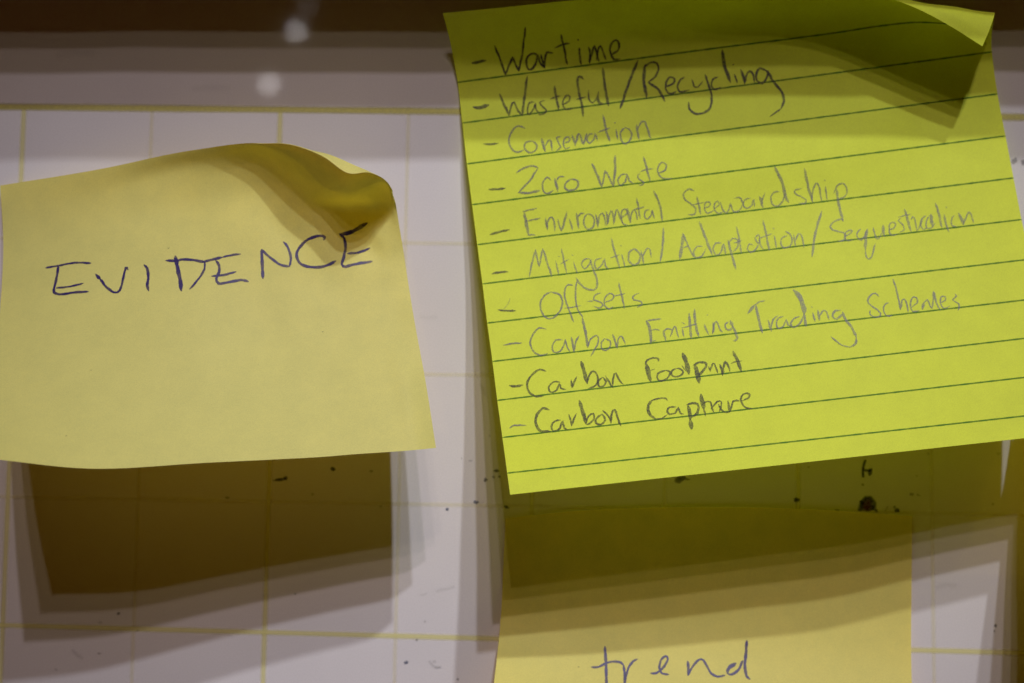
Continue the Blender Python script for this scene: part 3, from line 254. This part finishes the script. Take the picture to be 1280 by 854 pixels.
def paper_material(name, colour, through, trans=.2, sheen=.03):
    m, nt, out = new_mat(name)
    tc = nt.nodes.new('ShaderNodeTexCoord')
    v = tc.outputs['Object']
    fine = noise(nt, v, 5200, 2, .7)
    mott = noise(nt, v, 160, 4, .6)
    f = nt.nodes.new('ShaderNodeMath'); f.operation = 'MULTIPLY'
    nt.links.new(ramp(nt, fine, .25, .75, .88, 1.12), f.inputs[0])
    nt.links.new(ramp(nt, mott, .3, .7, .975, 1.02), f.inputs[1])
    c1 = mul_colour(nt, colour, f.outputs[0])
    c2 = mul_colour(nt, through, ramp(nt, mott, .3, .7, .8, 1.15))
    d = nt.nodes.new('ShaderNodeBsdfDiffuse'); nt.links.new(c1, d.inputs['Color'])
    t = nt.nodes.new('ShaderNodeBsdfTranslucent'); nt.links.new(c2, t.inputs['Color'])
    g = nt.nodes.new('ShaderNodeBsdfGlossy'); g.inputs['Roughness'].default_value = .55
    bump = nt.nodes.new('ShaderNodeBump'); bump.inputs['Strength'].default_value = .25
    bump.inputs['Distance'].default_value = 0.00004
    nt.links.new(noise(nt, v, 2600, 3, .7), bump.inputs['Height'])
    dent = nt.nodes.new('ShaderNodeBump'); dent.inputs['Strength'].default_value = .32
    dent.inputs['Distance'].default_value = 0.0006
    nt.links.new(noise(nt, v, 55, 2, .45), dent.inputs['Height'])
    nt.links.new(dent.outputs['Normal'], bump.inputs['Normal'])
    nt.links.new(bump.outputs['Normal'], d.inputs['Normal'])
    a = nt.nodes.new('ShaderNodeMixShader'); a.inputs[0].default_value = trans
    nt.links.new(d.outputs[0], a.inputs[1]); nt.links.new(t.outputs[0], a.inputs[2])
    b = nt.nodes.new('ShaderNodeMixShader'); b.inputs[0].default_value = sheen
    nt.links.new(a.outputs[0], b.inputs[1]); nt.links.new(g.outputs[0], b.inputs[2])
    nt.links.new(b.outputs[0], out.inputs['Surface'])
    return m


def mark_material(name, colour, rough=.5, grain=0.0, gscale=3500, alpha=1.0, spec=.3):
    """ink or graphite lying on a surface; 'pressure' (vertex attribute) and grain thin it out"""
    m, nt, out = new_mat(name)
    tc = nt.nodes.new('ShaderNodeTexCoord')
    at = nt.nodes.new('ShaderNodeAttribute'); at.attribute_name = 'mark_strength'
    n = noise(nt, tc.outputs['Object'], gscale, 3, .75)
    g = ramp(nt, n, .36, .62, 1 - grain, 1.0)
    mm = nt.nodes.new('ShaderNodeMath'); mm.operation = 'MULTIPLY'
    nt.links.new(g, mm.inputs[0]); nt.links.new(at.outputs['Fac'], mm.inputs[1])
    m2 = nt.nodes.new('ShaderNodeMath'); m2.operation = 'MULTIPLY'; m2.use_clamp = True
    nt.links.new(mm.outputs[0], m2.inputs[0]); m2.inputs[1].default_value = alpha
    p = nt.nodes.new('ShaderNodeBsdfPrincipled')
    p.inputs['Base Color'].default_value = (*colour, 1)
    p.inputs['Roughness'].default_value = rough
    p.inputs['Specular IOR Level'].default_value = spec
    nt.links.new(m2.outputs[0], p.inputs['Alpha'])
    nt.links.new(p.outputs[0], out.inputs['Surface'])
    return m


def stroke_mesh(name, sheet, strokes, mark_strength, lift=0.00005, width_mm=None):
    verts, faces, press = [], [], []
    for k, (w, pts) in enumerate(strokes):
        w *= 0.001
        # resample so that the ribbon follows the bend of the paper
        q = []
        for a, b in zip(pts[:-1], pts[1:]):
            L = math.hypot(a[0] - b[0], a[1] - b[1]) * .09
            n = max(1, int(L / .35))
            q += [(a[0] + (b[0]-a[0])*i/n, a[1] + (b[1]-a[1])*i/n) for i in range(n)]
        q.append(pts[-1])
        if len(q) < 3:
            q = [q[0], ((q[0][0]+q[-1][0])/2, (q[0][1]+q[-1][1])/2), q[-1]]
        P = np.array([sheet.at(a/1000, b/1000) for a, b in q])
        Nn = np.array([sheet.at(a/1000, b/1000, sheet.n) for a, b in q])
        T = np.gradient(P, axis=0)
        T /= np.maximum(np.linalg.norm(T, axis=1), 1e-9)[:, None]
        side = np.cross(Nn, T)
        s0 = len(verts); n = len(q)
        ph = random.uniform(0, 9)
        cum = np.concatenate([[0], np.cumsum(np.linalg.norm(np.diff(P, axis=0), axis=1))])
        for i in range(n):
            e = min(cum[i], cum[-1] - cum[i]) / w
            prof = min(1, .5 + .55 * e)
            ww = w * .5 * prof * (1 + .12 * math.sin(ph + cum[i] * 2400) + .06 * math.sin(ph * 2 + cum[i] * 6100))
            pr = mark_strength * (1 + .14 * math.sin(ph * 3 + cum[i] * 1500)) * (.8 + .2 * min(1, e))
            c = P[i] + Nn[i] * (lift + k * 2e-6)
            if i in (0, n - 1):      # rounded end
                c = c + T[i] * (w * .2) * (-1 if i == 0 else 1)
                ww *= .55
            verts.append((c - side[i] * ww).tolist()); verts.append((c + side[i] * ww).tolist())
            press += [pr, pr]
            if i:
                a = s0 + 2*i
                faces.append((a-2, a-1, a+1, a))
    me = bpy.data.meshes.new(name)
    me.from_pydata(verts, [], faces)
    at = me.attributes.new('mark_strength', 'FLOAT', 'POINT')
    at.data.foreach_set('value', press)
    return me


# ------------------------------------------------------------------ materials
yellow_paper = paper_material('canary_paper', (.80, .768, .265), (.94, .635, .001), .27, .012)
trend_paper = paper_material('canary_paper_darker', (.815, .75, .235), (.95, .55, .002), .26, .01)
lime_paper = paper_material('neon_yellow_paper', (.82, .922, .088), (.77, .88, .001), .27, .01)
pencil = mark_material('pencil_graphite', (.056, .053, .043), .5, .6, 4200, 1.12, .22)
pen = mark_material('violet_blue_ink', (.030, .018, .13), .45, .18, 3000, .93, .3)
green_rule = mark_material('green_ruling', (.07, .20, .012), .6, .15, 4000, .8, .2)
grid_ink = mark_material('yellow_grid_ink', (.87, .82, .34), .65, .08, 1500, .74, .15)
grid_pale = mark_material('pale_yellow_grid_ink', (.87, .81, .52), .65, .1, 1500, .48, .15)
grid_border = mark_material('olive_border_ink', (.60, .54, .17), .65, .2, 1500, .9, .15)
glare_pencil = mark_material('glare_paled_graphite', (.135, .125, .145), .45, .6, 4200, 1.25, .4)  # glare on the graphite of the fainter rows, painted in as paler grey
speck_dark = mark_material('dark_marker_residue', (.012, .02, .02), .5, .3, 2500, .92, .3)
speck_blue = mark_material('blue_marker_residue', (.03, .06, .16), .5, .4, 2500, .85, .3)
speck_brown = mark_material('brown_stain', (.07, .015, .02), .6, .4, 1800, .95, .3)

for m in (grid_ink, grid_pale, grid_border):          # printed under the board's gloss
    q = m.node_tree.nodes['Principled BSDF']
    q.inputs['Coat Weight'].default_value = 1.0
    q.inputs['Coat Roughness'].default_value = .03

board_mat, nt, out = new_mat('glossy_white_board')
tc = nt.nodes.new('ShaderNodeTexCoord')
p = nt.nodes.new('ShaderNodeBsdfPrincipled')
p.inputs['Roughness'].default_value = .65
p.inputs['Specular IOR Level'].default_value = .15
p.inputs['Coat Weight'].default_value = 1.0
p.inputs['Coat Roughness'].default_value = .03
f = nt.nodes.new('ShaderNodeMath'); f.operation = 'MULTIPLY'
nt.links.new(ramp(nt, noise(nt, tc.outputs['Object'], 30, 4, .6), .3, .7, .96, 1.02), f.inputs[0])
nt.links.new(ramp(nt, noise(nt, tc.outputs['Object'], 4200, 2, .7), .25, .75, .92, 1.08), f.inputs[1])
nt.links.new(mul_colour(nt, (.725, .69, .755), f.outputs[0]), p.inputs['Base Color'])
nt.links.new(p.outputs[0], out.inputs['Surface'])

rail_mat, nt, out = new_mat('dark_brown_wood')
tc = nt.nodes.new('ShaderNodeTexCoord')
mp = nt.nodes.new('ShaderNodeMapping'); mp.inputs['Scale'].default_value = (4, 60, 60)
nt.links.new(tc.outputs['Object'], mp.inputs['Vector'])
p = nt.nodes.new('ShaderNodeBsdfPrincipled'); p.inputs['Roughness'].default_value = .5
nt.links.new(mul_colour(nt, (.16, .075, .035), ramp(nt, noise(nt, mp.outputs[0], 4, 5, .6), .3, .7, .6, 1.3)), p.inputs['Base Color'])
nt.links.new(p.outputs[0], out.inputs['Surface'])


# ------------------------------------------------------------------ the board
U = 199.4 / 1280 / 1000      # drawing unit on the board


def bp(a, b, lift=0.0):
    """board drawing coordinates (a right, b down) -> point on the board"""
    return ((a - 640) * U, -lift, -(b - 427) * U)


def box_mesh(name, x0, x1, y0, y1, z0, z1):
    me = bpy.data.meshes.new(name)
    v = [(x, y, z) for x in (x0, x1) for y in (y0, y1) for z in (z0, z1)]
    me.from_pydata(v, [], [(0, 1, 3, 2), (4, 6, 7, 5), (0, 4, 5, 1), (2, 3, 7, 6), (0, 2, 6, 4), (1, 5, 7, 3)])
    return me


board = thing('whiteboard', 'white gridded board with faint yellow squares, marker specks and soft shadows behind the sticky notes', 'whiteboard')
link('board_panel', box_mesh('board_panel', -.42, .42, 0, .012, -.40, .20), board_mat, board)
# rail that overhangs the top of the board; its edge is a little wavy
me = bpy.data.meshes.new('top_rail')
V, F = [], []
n = 60
for i in range(n + 1):
    x = -.42 + .84 * i / n
    dz = .00018 * math.sin(x * 150) + .00014 * math.sin(x * 330 + 1)
    yo = -.0405
    for y, z in ((0.0, .0870), (yo, .0855 + dz), (yo, .125), (0.0, .125)):
        V.append((x, y - 0.0002, z))
for i in range(n):
    for k in range(4):
        a = i*4 + k; b = i*4 + (k+1) % 4
        F.append((a, b, b+4, a+4))
F += [(3, 2, 1, 0), (n*4, n*4+1, n*4+2, n*4+3)]
me.from_pydata(V, [], F)
link('top_rail', me, rail_mat, board)


def flat_line(name, pts, width, mat, parent, press=1.0, lift=3e-5):
    P = np.array([bp(a, b, lift) for a, b in pts])
    T = np.gradient(P, axis=0); T /= np.linalg.norm(T, axis=1)[:, None]
    S = np.cross(np.tile([0, -1, 0], (len(P), 1)), T)
    V, A = [], []
    for i in range(len(P)):
        w = width * U * .5 * (1 + .06 * math.sin(i * 1.7))
        for f, a in ((-1.7, 0), (-.4, 1), (.4, 1), (1.7, 0)):     # ink thins out at both edges
            V.append((P[i] + S[i] * w * f).tolist()); A.append(press * a)
    me = bpy.data.meshes.new(name)
    me.from_pydata(V, [], [(4*i+k, 4*i+k+1, 4*i+k+5, 4*i+k+4) for i in range(len(P)-1) for k in range(3)])
    at = me.attributes.new('mark_strength', 'FLOAT', 'POINT'); at.data.foreach_set('value', A)
    return link(name, me, mat, parent)


# grid: vertical rulings (every second one stronger), then horizontal ones
for i in range(-1, 10):
    top = (30.0 + 160.3 * i) if i < 5 else (831.5 + 163.5 * (i - 5))
    bot = (2.5 + 163.9 * i) if i < 4 else (494.2 + 168.2 * (i - 3))
    strong = i % 2 == 0
    pts = [(top + (bot - top) * k / 16, 134 + 940 * k / 16 * .71) for k in range(25)]
    flat_line('grid_line', pts, 5.4 if strong else 4.2, grid_ink if strong else grid_pale, board, .75 if strong else .6, 3e-5)
for j, (y0, y1) in enumerate([(133.5, 145.5), (297.5, 312), (460.5, 477), (621, 642), (781.5, 813.5), (947, 981)]):
    pts = [(-260 + 1900 * k / 20, y0 + (y1 - y0) * (-260 + 1900 * k / 20) / 1175) for k in range(21)]
    flat_line('grid_line', pts, 7 if j == 0 else (5.5 if j == 4 else 4.4), grid_border if j == 0 else grid_ink if j == 4 else grid_pale, board,
              1.0 if j == 0 else (.85 if j == 4 else .6), 4e-5)


def blot(x, y, rx, ry, mat, ang=0, press=1.0, seed=0):
    r = random.Random(int(x * 13 + y * 7 + seed))
    n = 14; V = [bp(x, y, 5.5e-5)]
    for k in range(n):
        a = 2 * math.pi * k / n
        q = r.uniform(.7, 1.15)
        dx, dy = rx * q * math.cos(a), ry * q * math.sin(a)
        c, s = math.cos(ang), math.sin(ang)
        V.append(bp(x + dx*c - dy*s, y + dx*s + dy*c, 5.5e-5))
    me = bpy.data.meshes.new('ink_speck')
    me.from_pydata(V, [], [(0, 1 + k, 1 + (k+1) % n) for k in range(n)])
    at = me.attributes.new('mark_strength', 'FLOAT', 'POINT')
    at.data.foreach_set('value', [press] + [press * .55] * n)
    link('ink_speck', me, mat, board)


D_, B_, R_ = speck_dark, speck_blue, speck_brown
for x, y, rx, ry, m, a, p in [
    (350, 599.5, 9, 2.2, D_, -.1, 1), (357, 598, 3, 2.6, D_, 0, 1), (416, 586.5, 3.2, 3, D_, 0, 1), (284, 622, 3.4, 1.8, D_, .1, .6),
    (464, 589, 3, 2, D_, 0, .5), (476, 633.5, 2.4, 1.8, D_, 0, .45), (391, 618, 2.5, 2.2, R_, 0, .4),
    (559, 636.5, 2.6, 2, B_, 0, 1), (595, 627.8, 4, 2.4, B_, .2, 1), (607, 600, 2.6, 3, D_, .5, .8),
    (621, 588.5, 4.5, 2, D_, 0, .9), (617, 596.5, 2.2, 2, D_, 0, .6), (624, 596, 2.4, 1.6, D_, 0, .8), (633, 634, 4, 2, D_, .5, 1),
    (508, 828, 3, 2.8, B_, 0, .9), (521, 800, 2, 1.8, D_, 0, .6), (531, 777, 2, 2, D_, 0, .25), (572, 849, 2, 1.8, D_, 0, .5),
    (543, 827, 3, 2.5, D_, .6, .16), (547, 834, 4, 1.6, D_, 0, .16), (530, 743, 7, 1.2, D_, -.3, .12),
    (850, 599, 8, 5, D_, -.2, .8), (858, 599, 6, 1.4, D_, .1, .6), (995.5, 624.5, 4.4, 3.4, D_, 0, 1),
    (1087.5, 590, 3, 6, D_, .2, 1), (1078.5, 606, 2, 2.2, D_, 0, .7),
    (1095.5, 638.5, 2.6, 2.4, D_, 0, .8), (1108, 636, 1.4, 5, R_, .5, .4), (1121.5, 638, 3.6, 3.4, D_, .4, 1), (1118, 634, 2, 2, D_, 0, .7),
    (1140, 618, 3.6, 2, D_, .1, .6), (1148, 619, 4, 1.4, D_, .4, .5), (1046, 637.5, 3.5, 1.4, D_, 0, .5), (1011, 584, 1.8, 1.6, D_, 0, .4),
    (1160, 567, 2.4, 2.4, D_, 0, .3), (1146, 595, 2, 1.6, D_, 0, .3), (1241, 630, 2.2, 2, D_, 0, .4), (1248, 567, 3, 2, D_, 0, .3),
    (1244.5, 782, 2, 2.4, D_, 0, .7), (1243, 789, 1.4, 1.6, D_, 0, .5), (1268, 201, 3.4, 5, D_, .5, .45), (1279, 203, 3, 5, D_, 0, .5),
    (148, 767, 2.6, 2.2, D_, 0, .7), (125, 778, 3, 2, D_, 0, .35), (172, 788.5, 2, 1.6, D_, 0, .4), (124, 817, 2.4, 1.6, D_, 0, .3), (70, 837, 3, 2, D_, .4, .2),
    (369, 742.5, 2, 1.6, D_, 0, .6), (588, 576, 3, 1.4, D_, 0, .3), (577, 573, 1.6, 2, D_, 0, .25), (612, 545, 2, 1.8, D_, 0, .3),
]:
    blot(x, y, rx, ry, m, a, p)


def board_stroke(name, pts, width, mat, press=1.0):
    flat_line(name, pts, width, mat, board, press, 6e-5)


for pts, wd, pr in [([(545, 740), (552, 737), (560, 736), (568, 733)], 3, .10), ([(536, 826), (541, 832), (546, 835), (552, 834)], 3, .14),
                    ([(90, 812), (97, 820), (104, 823)], 3, .12), ([(600, 480), (604, 486), (607, 495)], 3, .10), ([(525, 395), (535, 398), (547, 396)], 4, .05),
                    ([(1170, 735), (1182, 731), (1196, 732)], 5, .06), ([(240, 112), (262, 109), (288, 110)], 6, .05), ([(70, 70), (92, 66), (118, 67)], 7, .06)]:
    flat_line('wiped_smear', pts, wd, D_, board, pr, 7e-5)

# rest of a letter in dry marker, and the loop of a brown one half behind the lower note
board_stroke('marker_trace', [(1082, 575), (1080.5, 578), (1079, 584), (1078.5, 590), (1079, 597)], 2.6, D_, 1)
board_stroke('marker_trace', [(1078.5, 588), (1083, 588), (1089, 588)], 2.6, D_, .9)
board_stroke('marker_trace', [(1074, 639), (1077, 628), (1082, 622), (1088, 622), (1093, 629), (1092, 638)], 4.2, D_, .8)
blot(1083, 632, 9.5, 9, R_, .2, 1.3)

# ------------------------------------------------------------------ the sticky notes
sheets = {k: Sheet(c) for k, c in COLUMNS.items()}
INFO = {
    'list': ('neon yellow lined sticky note with a pencilled list from Wartime to Carbon Capture', lime_paper, 'lined sheet with its top right corner curled over'),
    'evidence': ('pale yellow sticky note reading EVIDENCE in violet ink, its upper right corner buckled', yellow_paper, None),
    'trend': ('pale yellow sticky note reading trend, partly shaded below the lined note', trend_paper, None),
    'side': ('blank pale yellow sticky note just beyond the right edge, casting the lower right shadow', yellow_paper, None),
}
roots = {}
for k, (label, mat, pl) in INFO.items():
    r = thing('sticky_note', label, 'sticky note', 'sticky notes stuck on the whiteboard')
    roots[k] = r
    link('paper_sheet', sheets[k].mesh('paper_sheet'), mat, r, pl)

# printed rulings of the lined note
for t in (.16, .236, .312, .387, .463, .539, .615, .69, .766, .842, .918):
    st = [(0.31, [(1000 * i / 40, 1000 * t) for i in range(41)])]
    me = stroke_mesh('ruled_line', sheets['list'], st, 1.0, 0.00003)
    link('ruled_line', me, green_rule, roots['list'])

# handwriting, one object per word or letter
for note, label, mark_strength, strokes in WRITING:
    lift = .00006 if note == 'list' else .00005
    nm = 'handwritten_letter' if note != 'list' else ('handwritten_mark' if ('dash' in label or 'slash' in label or 'tick' in label) else 'handwritten_word')
    me = stroke_mesh(nm, sheets[note], strokes, mark_strength, lift)
    if note == 'list':
        lab = (label if 'dash' in label or 'slash' in label or 'tick' in label else 'the word ' + label) + ' in grey pencil'
    else:
        lab = label + ' in violet blue ink'
    link(nm, me, pen if note != 'list' else pencil if mark_strength > .7 else glare_pencil, roots[note], lab)  # fainter list rows take the grey with glare painted in

# tiny specks on the paper
for note, s, t, w in [('evidence', .44, .29, .32), ('evidence', .24, .62, .2), ('evidence', .18, .86, .2), ('evidence', .8, .55, .15), ('trend', .213, .415, .32)]:
    st = [(w, [(s*1000, t*1000), (s*1000 + 2, t*1000 + 1), (s*1000 + 4, t*1000)])]
    link('pencil_speck', stroke_mesh('pencil_speck', sheets[note], st, .5, .00006), pencil, roots[note])
